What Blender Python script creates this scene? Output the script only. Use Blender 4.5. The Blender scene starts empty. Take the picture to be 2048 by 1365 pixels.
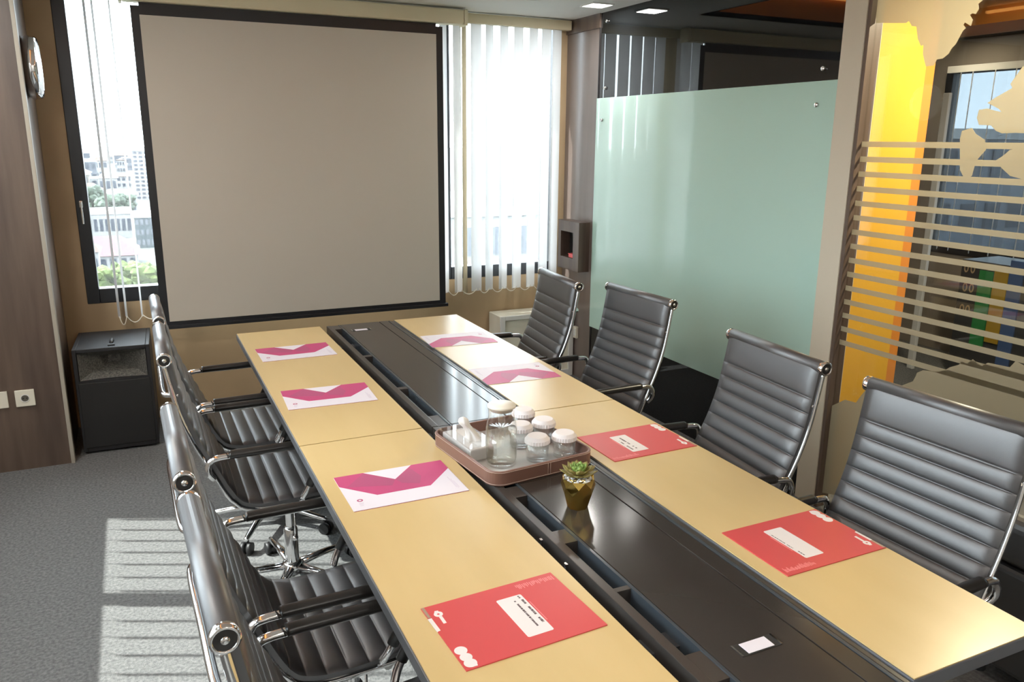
import bpy, bmesh, math, random
from mathutils import Vector, Matrix
random.seed(7)
R = math.radians
SC = bpy.context.scene
COL = SC.collection

# ------------------------------------------------------------------ camera
F_PX, PITCH, YAW, ROLL = 1594.17, -0.2484, -0.4401, 0.0090
CAM = Vector((-0.3886, -3.9706, 1.6793))
def cam_axes():
    cy, sy, cp, sp = math.cos(YAW), math.sin(YAW), math.cos(PITCH), math.sin(PITCH)
    fw = Vector((-sy*cp, cy*cp, sp)); rt = Vector((cy, sy, 0)); up = rt.cross(fw)
    cr, sr = math.cos(ROLL), math.sin(ROLL)
    return rt*cr+up*sr, up*cr-rt*sr, fw
RT, UP, FW = cam_axes()
cd = bpy.data.cameras.new('camera'); cam = bpy.data.objects.new('camera', cd); COL.objects.link(cam)
cd.sensor_fit = 'HORIZONTAL'; cd.sensor_width = 36.0; cd.lens = F_PX/2048*36.0; cd.clip_end = 5000
cam.matrix_world = Matrix(((RT.x, UP.x, -FW.x, CAM.x), (RT.y, UP.y, -FW.y, CAM.y), (RT.z, UP.z, -FW.z, CAM.z), (0, 0, 0, 1)))
SC.camera = cam
def ray(px, py): return FW + RT*((px-1024)/F_PX) - UP*((py-682.5)/F_PX)
def on_x(px, py, x): d = ray(px, py); return CAM + d*((x-CAM.x)/d.x)
def on_y(px, py, y): d = ray(px, py); return CAM + d*((y-CAM.y)/d.y)
def on_z(px, py, z): d = ray(px, py); return CAM + d*((z-CAM.z)/d.z)

# ------------------------------------------------------------------ world, sun, exposure
SC.view_settings.view_transform = 'Standard'; SC.view_settings.look = 'None'
SC.view_settings.exposure = 0.28; SC.view_settings.gamma = 1.0; SC.view_settings.use_curve_mapping = False
SC.cycles.use_denoising = True
SC.cycles.max_bounces = 10; SC.cycles.diffuse_bounces = 5; SC.cycles.glossy_bounces = 5
SC.cycles.transmission_bounces = 8; SC.cycles.transparent_max_bounces = 24
SC.cycles.caustics_reflective = False; SC.cycles.caustics_refractive = False
SC.cycles.sample_clamp_indirect = 6.0
w = bpy.data.worlds.new('sky'); SC.world = w; w.use_nodes = True
bg = w.node_tree.nodes['Background']; bg.inputs[0].default_value = (0.90, 0.95, 1.0, 1); bg.inputs[1].default_value = 12.0
sd = bpy.data.lights.new('sun', 'SUN'); sd.energy = 13.5; sd.angle = R(0.6); sd.color = (1.0, 0.95, 0.88)
sun = bpy.data.objects.new('sun', sd); COL.objects.link(sun)
SUN_DIR = Vector((0.913*math.cos(R(48)), -0.408*math.cos(R(48)), -math.sin(R(48))))
sun.rotation_euler = SUN_DIR.to_track_quat('-Z', 'Y').to_euler(); sun.location = (-12, 6, 14)

# ------------------------------------------------------------------ materials
MATS = {}
def mat(name, col, rough=0.5, metal=0.0, spec=0.5, coat=0.0, emit=None, estr=0.0, noise=None, bump=None, grain=None, coatr=0.04):
    m = bpy.data.materials.new(name); m.use_nodes = True; nt = m.node_tree; b = nt.nodes['Principled BSDF']
    b.inputs['Base Color'].default_value = (*col, 1); b.inputs['Roughness'].default_value = rough
    b.inputs['Metallic'].default_value = metal; b.inputs['Specular IOR Level'].default_value = spec
    b.inputs['Coat Weight'].default_value = coat; b.inputs['Coat Roughness'].default_value = coatr
    if emit: b.inputs['Emission Color'].default_value = (*emit, 1); b.inputs['Emission Strength'].default_value = estr
    tc = None
    def coords(scale):
        t = nt.nodes.new('ShaderNodeTexCoord'); mp = nt.nodes.new('ShaderNodeMapping'); mp.inputs['Scale'].default_value = scale
        nt.links.new(t.outputs['Object'], mp.inputs['Vector']); return mp
    if noise or grain:
        sc_, col2, det = noise if noise else grain
        mp = coords(sc_); n = nt.nodes.new('ShaderNodeTexNoise'); n.inputs['Scale'].default_value = 1.0; n.inputs['Detail'].default_value = det
        nt.links.new(mp.outputs[0], n.inputs['Vector'])
        r = nt.nodes.new('ShaderNodeValToRGB'); r.color_ramp.elements[0].position = 0.35; r.color_ramp.elements[1].position = 0.68
        r.color_ramp.elements[0].color = (*col, 1); r.color_ramp.elements[1].color = (*col2, 1)
        nt.links.new(n.outputs[0], r.inputs[0]); nt.links.new(r.outputs[0], b.inputs['Base Color'])
    if bump:
        sc_, st, dist = bump
        mp = coords(sc_); n = nt.nodes.new('ShaderNodeTexNoise'); n.inputs['Scale'].default_value = 1.0; n.inputs['Detail'].default_value = 3
        nt.links.new(mp.outputs[0], n.inputs['Vector']); bp = nt.nodes.new('ShaderNodeBump')
        bp.inputs['Strength'].default_value = st; bp.inputs['Distance'].default_value = dist
        nt.links.new(n.outputs[0], bp.inputs['Height']); nt.links.new(bp.outputs[0], b.inputs['Normal'])
    MATS[name] = m; return m
def thin_glass(name, tint, refl=1.0, veil=0.0, veilcol=(1, 1, 1), rough=0.0, ior=1.5, tl_part=0.5):
    m = bpy.data.materials.new(name); m.use_nodes = True; nt = m.node_tree; nt.nodes.clear()
    o = nt.nodes.new('ShaderNodeOutputMaterial'); tr = nt.nodes.new('ShaderNodeBsdfTransparent'); tr.inputs[0].default_value = (*tint, 1)
    gl = nt.nodes.new('ShaderNodeBsdfGlossy'); gl.inputs[0].default_value = (refl, refl, refl, 1); gl.inputs['Roughness'].default_value = rough
    fr = nt.nodes.new('ShaderNodeFresnel'); ge = nt.nodes.new('ShaderNodeNewGeometry'); mr = nt.nodes.new('ShaderNodeMapRange')
    mr.inputs['To Min'].default_value = ior; mr.inputs['To Max'].default_value = 1.0/ior      # same air-to-glass reflection on both faces of a sheet
    nt.links.new(ge.outputs['Backfacing'], mr.inputs['Value']); nt.links.new(mr.outputs[0], fr.inputs[0])
    mx = nt.nodes.new('ShaderNodeMixShader'); nt.links.new(fr.outputs[0], mx.inputs[0])
    base = tr
    if veil > 0:
        tl = nt.nodes.new('ShaderNodeBsdfTranslucent'); tl.inputs[0].default_value = (*veilcol, 1)
        df = nt.nodes.new('ShaderNodeBsdfDiffuse'); df.inputs[0].default_value = (*veilcol, 1)
        m0 = nt.nodes.new('ShaderNodeMixShader'); m0.inputs[0].default_value = 1.0-tl_part
        nt.links.new(tl.outputs[0], m0.inputs[1]); nt.links.new(df.outputs[0], m0.inputs[2])
        m2 = nt.nodes.new('ShaderNodeMixShader'); m2.inputs[0].default_value = veil
        nt.links.new(tr.outputs[0], m2.inputs[1]); nt.links.new(m0.outputs[0], m2.inputs[2]); base = m2
    nt.links.new(base.outputs[0], mx.inputs[1]); nt.links.new(gl.outputs[0], mx.inputs[2]); nt.links.new(mx.outputs[0], o.inputs[0])
    MATS[name] = m; return m
def fabric_mix(name, col, trans):
    m = bpy.data.materials.new(name); m.use_nodes = True; nt = m.node_tree; nt.nodes.clear()
    o = nt.nodes.new('ShaderNodeOutputMaterial'); df = nt.nodes.new('ShaderNodeBsdfDiffuse'); df.inputs[0].default_value = (*col, 1)
    tl = nt.nodes.new('ShaderNodeBsdfTranslucent'); tl.inputs[0].default_value = (*col, 1)
    mx = nt.nodes.new('ShaderNodeMixShader'); mx.inputs[0].default_value = trans
    nt.links.new(df.outputs[0], mx.inputs[1]); nt.links.new(tl.outputs[0], mx.inputs[2]); nt.links.new(mx.outputs[0], o.inputs[0])
    MATS[name] = m; return m

mat('carpet', (0.115, 0.117, 0.117), 0.95, spec=0.1, noise=((90, 90, 90), (0.20, 0.20, 0.195), 4), bump=((260, 260, 260), 0.6, 0.004))
mat('ceiling_paint', (0.78, 0.77, 0.74), 0.8)
mat('tan_paint', (0.40, 0.285, 0.165), 0.75, noise=((3, 3, 3), (0.44, 0.31, 0.18), 3), bump=((60, 60, 60), 0.08, 0.002))
mat('back_paint', (0.72, 0.69, 0.65), 0.8)
mat('dark_wood', (0.085, 0.058, 0.045), 0.38, spec=0.5, grain=((14, 14, 1.2), (0.15, 0.105, 0.078), 6))
mat('brown_laminate', (0.15, 0.115, 0.10), 0.28, spec=0.9, grain=((14, 14, 1.2), (0.19, 0.145, 0.125), 6))
mat('pale_wood_edge', (0.40, 0.365, 0.30), 0.35)
mat('black_frame', (0.012, 0.013, 0.016), 0.35)
mat('black_glass', (0.006, 0.007, 0.008), 0.02, spec=0.75)
mat('green_glass', (0.47, 0.66, 0.57), 0.16, spec=0.6, coat=0.8)
mat('post_beige', (0.60, 0.52, 0.40), 0.5)
mat('steel', (0.72, 0.72, 0.72), 0.18, metal=1.0)
mat('chrome', (0.76, 0.76, 0.77), 0.08, metal=1.0)
mat('laminate', (0.60, 0.445, 0.205), 0.28, spec=0.5, grain=((9, 1.6, 9), (0.64, 0.48, 0.232), 5))
mat('edge_black', (0.045, 0.047, 0.052), 0.4)
mat('edge_grey', (0.105, 0.11, 0.12), 0.4)
mat('satin_dark', (0.045, 0.040, 0.036), 0.28)
mat('panel_dark', (0.040, 0.034, 0.030), 0.14, spec=0.6)
mat('void_black', (0.006, 0.006, 0.006), 0.7)
mat('rail_blue', (0.045, 0.055, 0.065), 0.22)
mat('leather', (0.032, 0.032, 0.035), 0.46, spec=1.0, coat=0.9, coatr=0.46, bump=((420, 420, 420), 0.12, 0.001))
mat('arm_black', (0.02, 0.019, 0.018), 0.3)
mat('rubber', (0.015, 0.015, 0.016), 0.5)
mat('screen_white', (0.555, 0.505, 0.435), 0.9, spec=0.1)
mat('housing_cream', (0.66, 0.58, 0.40), 0.5)
mat('white_plastic', (0.78, 0.77, 0.74), 0.4)
mat('cream_plastic', (0.78, 0.74, 0.62), 0.4)
fabric_mix('slat_fabric', (0.86, 0.86, 0.86), 0.45)
fabric_mix('slat_tan', (0.55, 0.47, 0.33), 0.3)
mat('chain_white', (0.8, 0.74, 0.62), 0.5)
mat('red_print', (0.60, 0.072, 0.076), 0.32)
mat('white_print', (0.78, 0.75, 0.74), 0.4)
mat('pink_print', (0.80, 0.25, 0.25), 0.4)
mat('ink', (0.12, 0.09, 0.10), 0.6)
mat('patch_print', (0.34, 0.24, 0.17), 0.5)
mat('paper_white', (0.74, 0.71, 0.78), 0.5)
mat('magenta_print', (0.50, 0.058, 0.18), 0.5)
mat('magenta_dark', (0.41, 0.072, 0.175), 0.5)
mat('faint_ink', (0.62, 0.56, 0.66), 0.5)
mat('tray_leather', (0.20, 0.105, 0.08), 0.42, bump=((300, 300, 300), 0.15, 0.001))
mat('stitch', (0.62, 0.50, 0.42), 0.7)
mat('tray_lining', (0.50, 0.49, 0.48), 0.25)
thin_glass('clear_glass', (0.97, 0.98, 0.98), 1.0, veil=0.02, ior=1.8)
thin_glass('water', (0.93, 0.92, 0.88), 0.6, ior=1.33)
thin_glass('acrylic', (0.97, 0.97, 0.97), 1.0, veil=0.02)
mat('lid_cream', (0.84, 0.80, 0.70), 0.4)
mat('cap_paper', (0.84, 0.81, 0.82), 0.7)
fabric_mix('tissue', (0.88, 0.87, 0.85), 0.25)
mat('gold', (0.86, 0.62, 0.17), 0.16, metal=1.0)
mat('gravel_white', (0.82, 0.82, 0.80), 0.8)
mat('leaf_green', (0.16, 0.30, 0.06), 0.45, noise=((30, 30, 30), (0.30, 0.42, 0.10), 3))
mat('leaf_brown', (0.24, 0.17, 0.06), 0.5, noise=((30, 30, 30), (0.32, 0.30, 0.09), 3))
mat('speaker_black', (0.015, 0.015, 0.017), 0.55, bump=((300, 300, 300), 0.3, 0.002))
mat('horn_grey', (0.05, 0.05, 0.045), 0.65, noise=((120, 120, 120), (0.16, 0.15, 0.13), 5))
mat('grille', (0.012, 0.012, 0.012), 0.7)
mat('clock_face', (0.78, 0.78, 0.76), 0.4)
mat('red_gloss', (0.75, 0.09, 0.09), 0.35)
thin_glass('window_glass', (0.90, 0.94, 0.95), 1.0, veil=0.03)  # whitish scatter in the pane stands in for outdoor haze
thin_glass('partition_glass', (0.93, 0.94, 0.93), 1.0, veil=0.0)
thin_glass('dimming_glass', (0.26, 0.29, 0.31), 1.0, veil=0.05, veilcol=(0.6, 0.65, 0.7))  # dark tint added to dim the bright view outside
thin_glass('frost_film', (0.62, 0.60, 0.55), 0.3, veil=0.54, veilcol=(0.70, 0.64, 0.50), rough=0.4, tl_part=0.62)
mat('yellow_paint', (0.70, 0.385, 0.035), 0.5)
mat('orange_paint', (0.62, 0.22, 0.03), 0.5)
mat('grey_paint', (0.30, 0.26, 0.22), 0.7)
mat('dark_ceiling', (0.045, 0.036, 0.03), 0.8)
mat('orange_wood', (0.55, 0.22, 0.05), 0.5)
mat('lamp_white', (0.9, 0.9, 0.9), 0.5, emit=(1.0, 0.96, 0.88), estr=6.0)
mat('lamp_warm', (0.9, 0.8, 0.6), 0.5, emit=(1.0, 0.86, 0.50), estr=2.0)
mat('cove_led', (0.9, 0.5, 0.2), 0.5, emit=(1.0, 0.42, 0.10), estr=4.0)
mat('leaf_far', (0.024, 0.042, 0.004), 0.8, noise=((0.5, 0.5, 0.5), (0.056, 0.080, 0.008), 5))
mat('leaf_dark', (0.014, 0.026, 0.015), 0.8, noise=((0.35, 0.35, 0.35), (0.028, 0.044, 0.025), 5))
mat('bark', (0.14, 0.10, 0.07), 0.9)
mat('city_ground', (0.035, 0.040, 0.035), 0.9, noise=((0.05, 0.05, 0.05), (0.085, 0.085, 0.08), 4))
mat('b_white', (0.15, 0.15, 0.15), 0.8)
mat('b_grey', (0.055, 0.062, 0.075), 0.7)
mat('b_cream', (0.11, 0.10, 0.085), 0.8)
mat('b_teal', (0.016, 0.028, 0.034), 0.4)
mat('b_blue', (0.075, 0.095, 0.12), 0.4)
mat('b_window', (0.014, 0.020, 0.032), 0.25)
mat('roof_red', (0.060, 0.012, 0.018), 0.7)
mat('roof_tile', (0.045, 0.025, 0.018), 0.8)
mat('roof_white', (0.2880, 0.2952, 0.2952), 0.6)
mat('binder_green', (0.03, 0.24, 0.07), 0.5)
mat('binder_yellow', (0.40, 0.26, 0.03), 0.5)
mat('binder_blue', (0.06, 0.11, 0.26), 0.5)
mat('tan_mark', (0.42, 0.31, 0.19), 0.6)
mat('pale_wall', (0.70, 0.72, 0.74), 0.6)

# ------------------------------------------------------------------ mesh helpers
def newbm(): return bmesh.new()
def bx(bm, x0, x1, y0, y1, z0, z1, bev=0.0, seg=2, mtx=None):
    t = bmesh.new(); bmesh.ops.create_cube(t, size=1.0)
    for v in t.verts:
        v.co = Vector(((x0+x1)/2+v.co.x*(x1-x0), (y0+y1)/2+v.co.y*(y1-y0), (z0+z1)/2+v.co.z*(z1-z0)))
    if bev > 0: bmesh.ops.bevel(t, geom=list(t.edges), offset=bev, segments=seg, profile=0.5, affect='EDGES')
    if mtx: bmesh.ops.transform(t, matrix=mtx, verts=t.verts)
    merge(bm, t)
def merge(bm, t):
    vm = {}
    for v in t.verts: vm[v] = bm.verts.new(v.co)
    for f in t.faces:
        try:
            nf = bm.faces.new([vm[v] for v in f.verts]); nf.smooth = f.smooth
        except ValueError: pass
    t.free()
def prism(bm, pts, axis, a, b):
    """polygon pts (2d) extruded along axis from a to b; axis x: pts=(y,z); y: (x,z); z: (x,y)"""
    def P(p, t): return {'x': Vector((t, p[0], p[1])), 'y': Vector((p[0], t, p[1])), 'z': Vector((p[0], p[1], t))}[axis]
    A = [bm.verts.new(P(p, a)) for p in pts]; B = [bm.verts.new(P(p, b)) for p in pts]
    n = len(pts); fs = []
    fs.append(bm.faces.new(A)); fs.append(bm.faces.new(B[::-1]))
    for i in range(n): fs.append(bm.faces.new([A[i], B[i], B[(i+1) % n], A[(i+1) % n]]))
    bmesh.ops.recalc_face_normals(bm, faces=fs)
    if n > 4: bmesh.ops.triangulate(bm, faces=fs[:2])
def lathe(bm, prof, n=32, c=(0, 0, 0), smooth=True, mtx=None):
    """prof list of (r,z); closed on axis where r==0"""
    rings = []
    new = []
    for r, z in prof:
        if r <= 1e-7: ring = [bm.verts.new((c[0], c[1], c[2]+z))]
        else: ring = [bm.verts.new((c[0]+r*math.cos(2*math.pi*k/n), c[1]+r*math.sin(2*math.pi*k/n), c[2]+z)) for k in range(n)]
        rings.append(ring); new += ring
    for a, b in zip(rings, rings[1:]):
        for k in range(n):
            k2 = (k+1) % n
            if len(a) == 1 and len(b) == 1: continue
            if len(a) == 1: f = bm.faces.new([a[0], b[k], b[k2]])
            elif len(b) == 1: f = bm.faces.new([a[k2], a[k], b[0]])
            else: f = bm.faces.new([a[k2], a[k], b[k], b[k2]])
            f.smooth = smooth
    if mtx: bmesh.ops.transform(bm, matrix=mtx, verts=new)
def tube(bm, pts, r, n=10, caps=True, flat=1.0):
    """tube through pts; r number or list; flat squeezes along the second frame axis"""
    pts = [Vector(p) for p in pts]; N = len(pts); rr = r if isinstance(r, (list, tuple)) else [r]*N
    tang = [(pts[min(i+1, N-1)]-pts[max(i-1, 0)]).normalized() for i in range(N)]
    u = tang[0].orthogonal().normalized()
    if abs(tang[0].z) < 0.9: u = Vector((0, 0, 1)); u = (u-tang[0]*u.dot(tang[0])).normalized()
    rings = []
    for i in range(N):
        u = (u-tang[i]*u.dot(tang[i])).normalized(); v = tang[i].cross(u)
        rings.append([bm.verts.new(pts[i]+u*(rr[i]*flat*math.cos(2*math.pi*k/n))+v*(rr[i]*math.sin(2*math.pi*k/n))) for k in range(n)])
    for a, b in zip(rings, rings[1:]):
        for k in range(n):
            f = bm.faces.new([a[k], a[(k+1) % n], b[(k+1) % n], b[k]]); f.smooth = True
    if caps: bm.faces.new(rings[0][::-1]); bm.faces.new(rings[-1])
def smooth_path(pts, k=5):
    pts = [Vector(p) for p in pts]; out = []
    for i in range(len(pts)-1):
        p0, p1, p2, p3 = pts[max(i-1, 0)], pts[i], pts[i+1], pts[min(i+2, len(pts)-1)]
        for j in range(k):
            t = j/k
            out.append(0.5*((2*p1)+(p2-p0)*t+(2*p0-5*p1+4*p2-p3)*t*t+(3*p1-p0-3*p2+p3)*t**3))
    out.append(pts[-1]); return out
def obj(name, bm, m, parent=None, loc=None, rz=0.0, fixn=True):
    if fixn: bmesh.ops.recalc_face_normals(bm, faces=bm.faces)
    me = bpy.data.meshes.new(name); bm.to_mesh(me); bm.free()
    me.materials.append(MATS[m] if isinstance(m, str) else m)
    o = bpy.data.objects.new(name, me); COL.objects.link(o)
    if parent: o.parent = parent
    if loc: o.location = loc
    o.rotation_euler.z = rz
    return o
def boxobj(name, m, parent, *b, bev=0.0):
    bm = newbm(); bx(bm, *b, bev=bev); return obj(name, bm, m, parent)
def tag(o, label, cat, group=None):
    o['label'] = label; o['category'] = cat
    if group: o['group'] = group
    return o
def thing(name, label, cat, loc=(0, 0, 0), rz=0.0, group=None):
    o = bpy.data.objects.new(name, None); COL.objects.link(o); o.empty_display_size = 0.1
    o.location = loc; o.rotation_euler.z = rz
    return tag(o, label, cat, group)
def struct(o, label=None):
    o['kind'] = 'structure'
    if label: o['label'] = label
    return o
def sempty(name, label=None):
    o = bpy.data.objects.new(name, None); COL.objects.link(o); return struct(o, label)
def dup(root, loc, rz, label, group=None):
    r = root.copy(); COL.objects.link(r); r.location = loc; r.rotation_euler = (0, 0, rz); r['label'] = label
    if group: r['group'] = group
    for ch in list(root.children):
        c = ch.copy(); COL.objects.link(c); c.parent = r
        for g in ch.children:
            d = g.copy(); COL.objects.link(d); d.parent = c
    return r

# ------------------------------------------------------------------ room shell
XL, XR, YF, YB, ZC = -1.50, 2.42, 1.14, -6.0, 2.46
X2 = 5.60                                   # window wall of the neighbouring room
bm = newbm(); bx(bm, XL-0.2, X2+0.2, YB-0.2, YF+0.2, -0.2, 0.0)
struct(obj('floor', bm, 'carpet'), 'dark grey carpet floor')
# ceiling: flat border, raised tray over the table
TX0, TX1, TY0, TY1, TZ = -0.75, 1.83, -5.2, 0.46, 2.68
bm = newbm()
bx(bm, XL-0.2, TX0, YB-0.2, YF+0.2, ZC, ZC+0.03); bx(bm, TX1, XR+0.02, YB-0.2, YF+0.2, ZC, ZC+0.03)
bx(bm, TX0, TX1, TY1, YF+0.2, ZC, ZC+0.03); bx(bm, TX0, TX1, YB-0.2, TY0, ZC, ZC+0.03)
bx(bm, TX0-0.2, TX1+0.2, TY0-0.2, TY1+0.2, TZ, TZ+0.05)
ceil = struct(obj('ceiling', bm, 'ceiling_paint'), 'pale ceiling with a raised tray over the table')
bm = newbm()
bx(bm, TX0-0.02, TX0, TY0, TY1, ZC, TZ); bx(bm, TX1, TX1+0.02, TY0, TY1, ZC, TZ)
bx(bm, TX0, TX1, TY1, TY1+0.02, ZC, TZ); bx(bm, TX0, TX1, TY0-0.02, TY0, ZC, TZ)
obj('cove_side', bm, 'orange_wood', ceil)
bm = newbm()
bx(bm, TX0+0.01, TX0+0.03, TY0+0.1, TY1-0.1, TZ-0.05, TZ-0.03); bx(bm, TX1-0.03, TX1-0.01, TY0+0.1, TY1-0.1, TZ-0.05, TZ-0.03)
bx(bm, TX0+0.1, TX1-0.1, TY1-0.03, TY1-0.01, TZ-0.05, TZ-0.03)
obj('cove_strip', bm, 'cove_led', ceil)

WX0, WX1, WZ0, WZ1 = -0.685, 2.33, 0.735, 2.56
bm = newbm()
bx(bm, XL-0.2, WX0, YF, YF+0.16, 0, ZC+0.3); bx(bm, WX1, XR+0.2, YF, YF+0.16, 0, ZC+0.3)
bx(bm, WX0, WX1, YF, YF+0.16, 0, WZ0); bx(bm, WX0, WX1, YF, YF+0.16, WZ1, ZC+0.3)
struct(obj('wall_far', bm, 'tan_paint'), 'tan wall below and around the windows')
# wood clad block that closes the room on the left
bm = newbm(); bx(bm, XL-0.2, -0.812, 0.56, YF, 0, ZC)
wl = struct(obj('wall_left_panel', bm, 'dark_wood'), 'dark wood panelled wall block left of the window')
boxobj('corner_trim', 'pale_wood_edge', wl, -0.818, -0.800, 0.552, 0.60, 0, ZC, bev=0.002)
# left wall with the sunny window (outside the frame)
LY0, LY1, LZ0, LZ1 = -4.6, 0.27, 1.02, 2.38
bm = newbm()
bx(bm, XL-0.16, XL, LY1, 0.56, 0, ZC+0.3); bx(bm, XL-0.16, XL, YB-0.2, LY0, 0, ZC+0.3)
bx(bm, XL-0.16, XL, LY0, LY1, 0, LZ0); bx(bm, XL-0.16, XL, LY0, LY1, LZ1, ZC+0.3)
struct(obj('wall_left', bm, 'back_paint'))
bm = newbm(); bx(bm, XL-0.2, X2+0.2, YB-0.16, YB, 0, ZC+0.3); struct(obj('wall_back', bm, 'back_paint'))

def window(name, axis, a0, a1, z0, z1, d0, d1, fw, glassmat, label=None, mull=(), fb=None):
    """frame in plane; axis 'y': spans x a0..a1 and depth y d0..d1; axis 'x': spans y, depth x"""
    e = sempty(name, label); fb = fb or fw
    def b(bm, p0, p1, q0, q1, dd0, dd1, bev=0.004):
        if axis == 'y': bx(bm, p0, p1, dd0, dd1, q0, q1, bev=bev)
        else: bx(bm, dd0, dd1, p0, p1, q0, q1, bev=bev)
    bm = newbm()
    b(bm, a0, a0+fw, z0, z1, d0, d1); b(bm, a1-fw, a1, z0, z1, d0, d1)
    b(bm, a0+fw, a1-fw, z0, z0+fb, d0, d1); b(bm, a0+fw, a1-fw, z1-fw, z1, d0, d1)
    for mm in mull: b(bm, mm-fw/2, mm+fw/2, z0+fb, z1-fw, d0, d1)
    obj('frame', bm, 'black_frame', e)
    bm = newbm(); mid = (d0+d1)/2
    b(bm, a0+fw*0.9, a1-fw*0.9, z0+fb*0.9, z1-fw*0.9, mid-0.003, mid+0.003, bev=0)
    obj('pane', bm, glassmat, e); return e
w1 = window('window_1', 'y', WX0, 0.42, WZ0, WZ1, YF-0.004, YF+0.08, 0.066, 'window_glass', 'black framed casement window left of the projection screen', fb=0.085)
bm = newbm(); bx(bm, -0.666, -0.646, YF-0.026, YF-0.002, 1.285, 1.325, bev=0.004); bx(bm, -0.660, -0.650, YF-0.040, YF-0.026, 1.195, 1.32, bev=0.003)
obj('window_handle', bm, 'steel', w1)
window('window_2', 'y', 0.42, 1.53, WZ0, WZ1, YF-0.004, YF+0.08, 0.020, 'window_glass', 'window behind the projection screen', fb=0.085)
window('window_3', 'y', 1.53, WX1, WZ0, WZ1, YF-0.004, YF+0.08, 0.020, 'window_glass', 'window behind the white vertical blind', fb=0.085)
window('window_4', 'x', LY0, LY1, LZ0, LZ1, XL-0.1, XL-0.02, 0.06, 'window_glass', 'sunny window in the left wall', mull=(-0.52, -1.7, -2.9, -4.0))

# right wall: wood corner, black glass, green board, post, glass partition
bm = newbm(); bx(bm, XR, XR+0.14, 0.70, YF, 0, ZC); wr = struct(obj('wall_right_panel', bm, 'brown_laminate'), 'brown laminate wall strip beside the blind')
boxobj('header_trim', 'dark_wood', wr, XR-0.012, XR, 0.70, YF, 2.373, ZC)
bm = newbm(); bx(bm, XR, XR+0.04, -1.31, 0.70, 0, ZC); wb = struct(obj('wall_right', bm, 'black_glass'), 'glossy black glass wall behind the green board')
struct(boxobj('trim_7', 'black_frame', None, XR-0.006, XR+0.001, 0.7025, 0.709, 0, ZC), 'black edge of the glass wall')
bm = newbm(); bx(bm, XR-0.025, XR+0.075, -1.43, -1.312, 0, ZC, bev=0.003); struct(obj('trim_1', bm, 'post_beige'), 'beige post between black glass and frosted partition')
bm = newbm(); bx(bm, XR-0.02, XR+0.05, -1.448, -1.431, 0, ZC); struct(obj('trim_2', bm, 'dark_wood'), 'thin brown edge of the glass partition')
part = sempty('window_5', 'glass partition with frosted map film and stripes')
boxobj('pane', 'partition_glass', part, XR+0.010, XR+0.020, YB, -1.448, 0.0, ZC)
# frosted film pieces on the partition, cut shapes read off the photograph
FX = XR+0.009
def film(name, px, parent=part, m='frost_film'):
    pts = [(lambda p: (p.y, p.z))(on_x(x, y, FX)) for x, y in px]
    bm = newbm(); prism(bm, pts, 'x', FX-0.0008, FX); return obj(name, bm, m, parent)
def clip_z(poly, zc, keep_below):
    out = []
    for (a, b) in zip(poly, poly[1:]+poly[:1]):
        ia, ib = (a[1] <= zc) == keep_below, (b[1] <= zc) == keep_below
        if ia: out.append(a)
        if ia != ib: t = (zc-a[1])/(b[1]-a[1]); out.append((a[0]+(b[0]-a[0])*t, zc))
    return out
def film_banded(px):
    base = [(lambda p: (p.y, p.z))(on_x(x, y, FX)) for x, y in px]
    edges = [(3.0, STR[0])]+[(STR[i]-0.0225, STR[i+1]) for i in range(len(STR)-1)]+[(STR[-1]-0.0225, -1.0)]
    for hi, lo in edges:
        q = clip_z(clip_z(base, hi, True), lo, False)
        if len(q) >= 3: bm = newbm(); prism(bm, q, 'x', FX-0.0008, FX); obj('frosted_film', bm, 'frost_film', part)
def wob(a, b, n, amp):
    return [(a[0]+(b[0]-a[0])*i/n+random.uniform(-amp, amp), a[1]+(b[1]-a[1])*i/n+random.uniform(-amp, amp)) for i in range(1, n)]
TOPY = -60
film('frosted_film', [(1757, TOPY), (1752, 46), (1812, 46), (1818, 42), (1824, 52), (1833, 53), (1836, 78), (1842, 92), (1847, 90), (1846, 108), (1849, 122), (1852, 133), (1868, 131), (1874, 119), (1886, 117), (1898, 107), (1903, 98), (1912, 88), (1920, 73), (1926, 62), (1932, 56), (1927, 50), (1930, 45), (1942, 52), (1946, 40), (1940, 30), (1945, 27), (1952, 28), (1958, 18), (1957, 8), (1966, 0), (1990, TOPY)])
film('frosted_film', [(2130, 96), (2046, 133), (2030, 155), (2021, 168), (2025, 176), (1990, 196), (1975, 206), (1998, 218), (2003, 224), (1992, 222), (1975, 217), (1958, 220), (1954, 236), (1958, 250), (1982, 251), (1992, 262), (2004, 267), (2030, 266), (2130, 270)])
# stripes: each a band of the film, parallel and level on the glass
z_top = on_x(1830, 284, FX).z; y_a = -1.449
pitch = 0.0617; k = 0
STR = []
for k in range(15):
    zt = z_top-pitch*k; STR.append(zt)
    y_end = -6.0
    bm = newbm(); prism(bm, [(y_a, zt), (y_end, zt), (y_end, zt-0.0225), (y_a, zt-0.0225)], 'x', FX-0.0008, FX)
    obj('film_stripe', bm, 'frost_film', part)
film_banded([(1920, 278), (1924, 262), (1944, 256), (1952, 268), (1970, 280), (1972, 300), (1956, 318), (1950, 330), (1944, 352), (1930, 360), (1920, 340)])
film_banded([(1990, 322), (2003, 336), (2020, 352), (2050, 360), (2130, 362), (2130, 300), (2040, 296), (2020, 300), (2006, 312)])
low = [(1712, 806), (1722, 792), (1732, 780), (1742, 785), (1752, 779), (1764, 787), (1826, 763), (1832, 752), (1834, 746), (1846, 741), (1876, 744), (1888, 742), (1900, 735), (1918, 730), (1924, 723), (1934, 728), (1946, 719), (1958, 730), (1964, 733), (1976, 726), (2000, 731), (2020, 735), (2032, 722), (2042, 728), (2060, 738), (2140, 745)]
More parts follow.
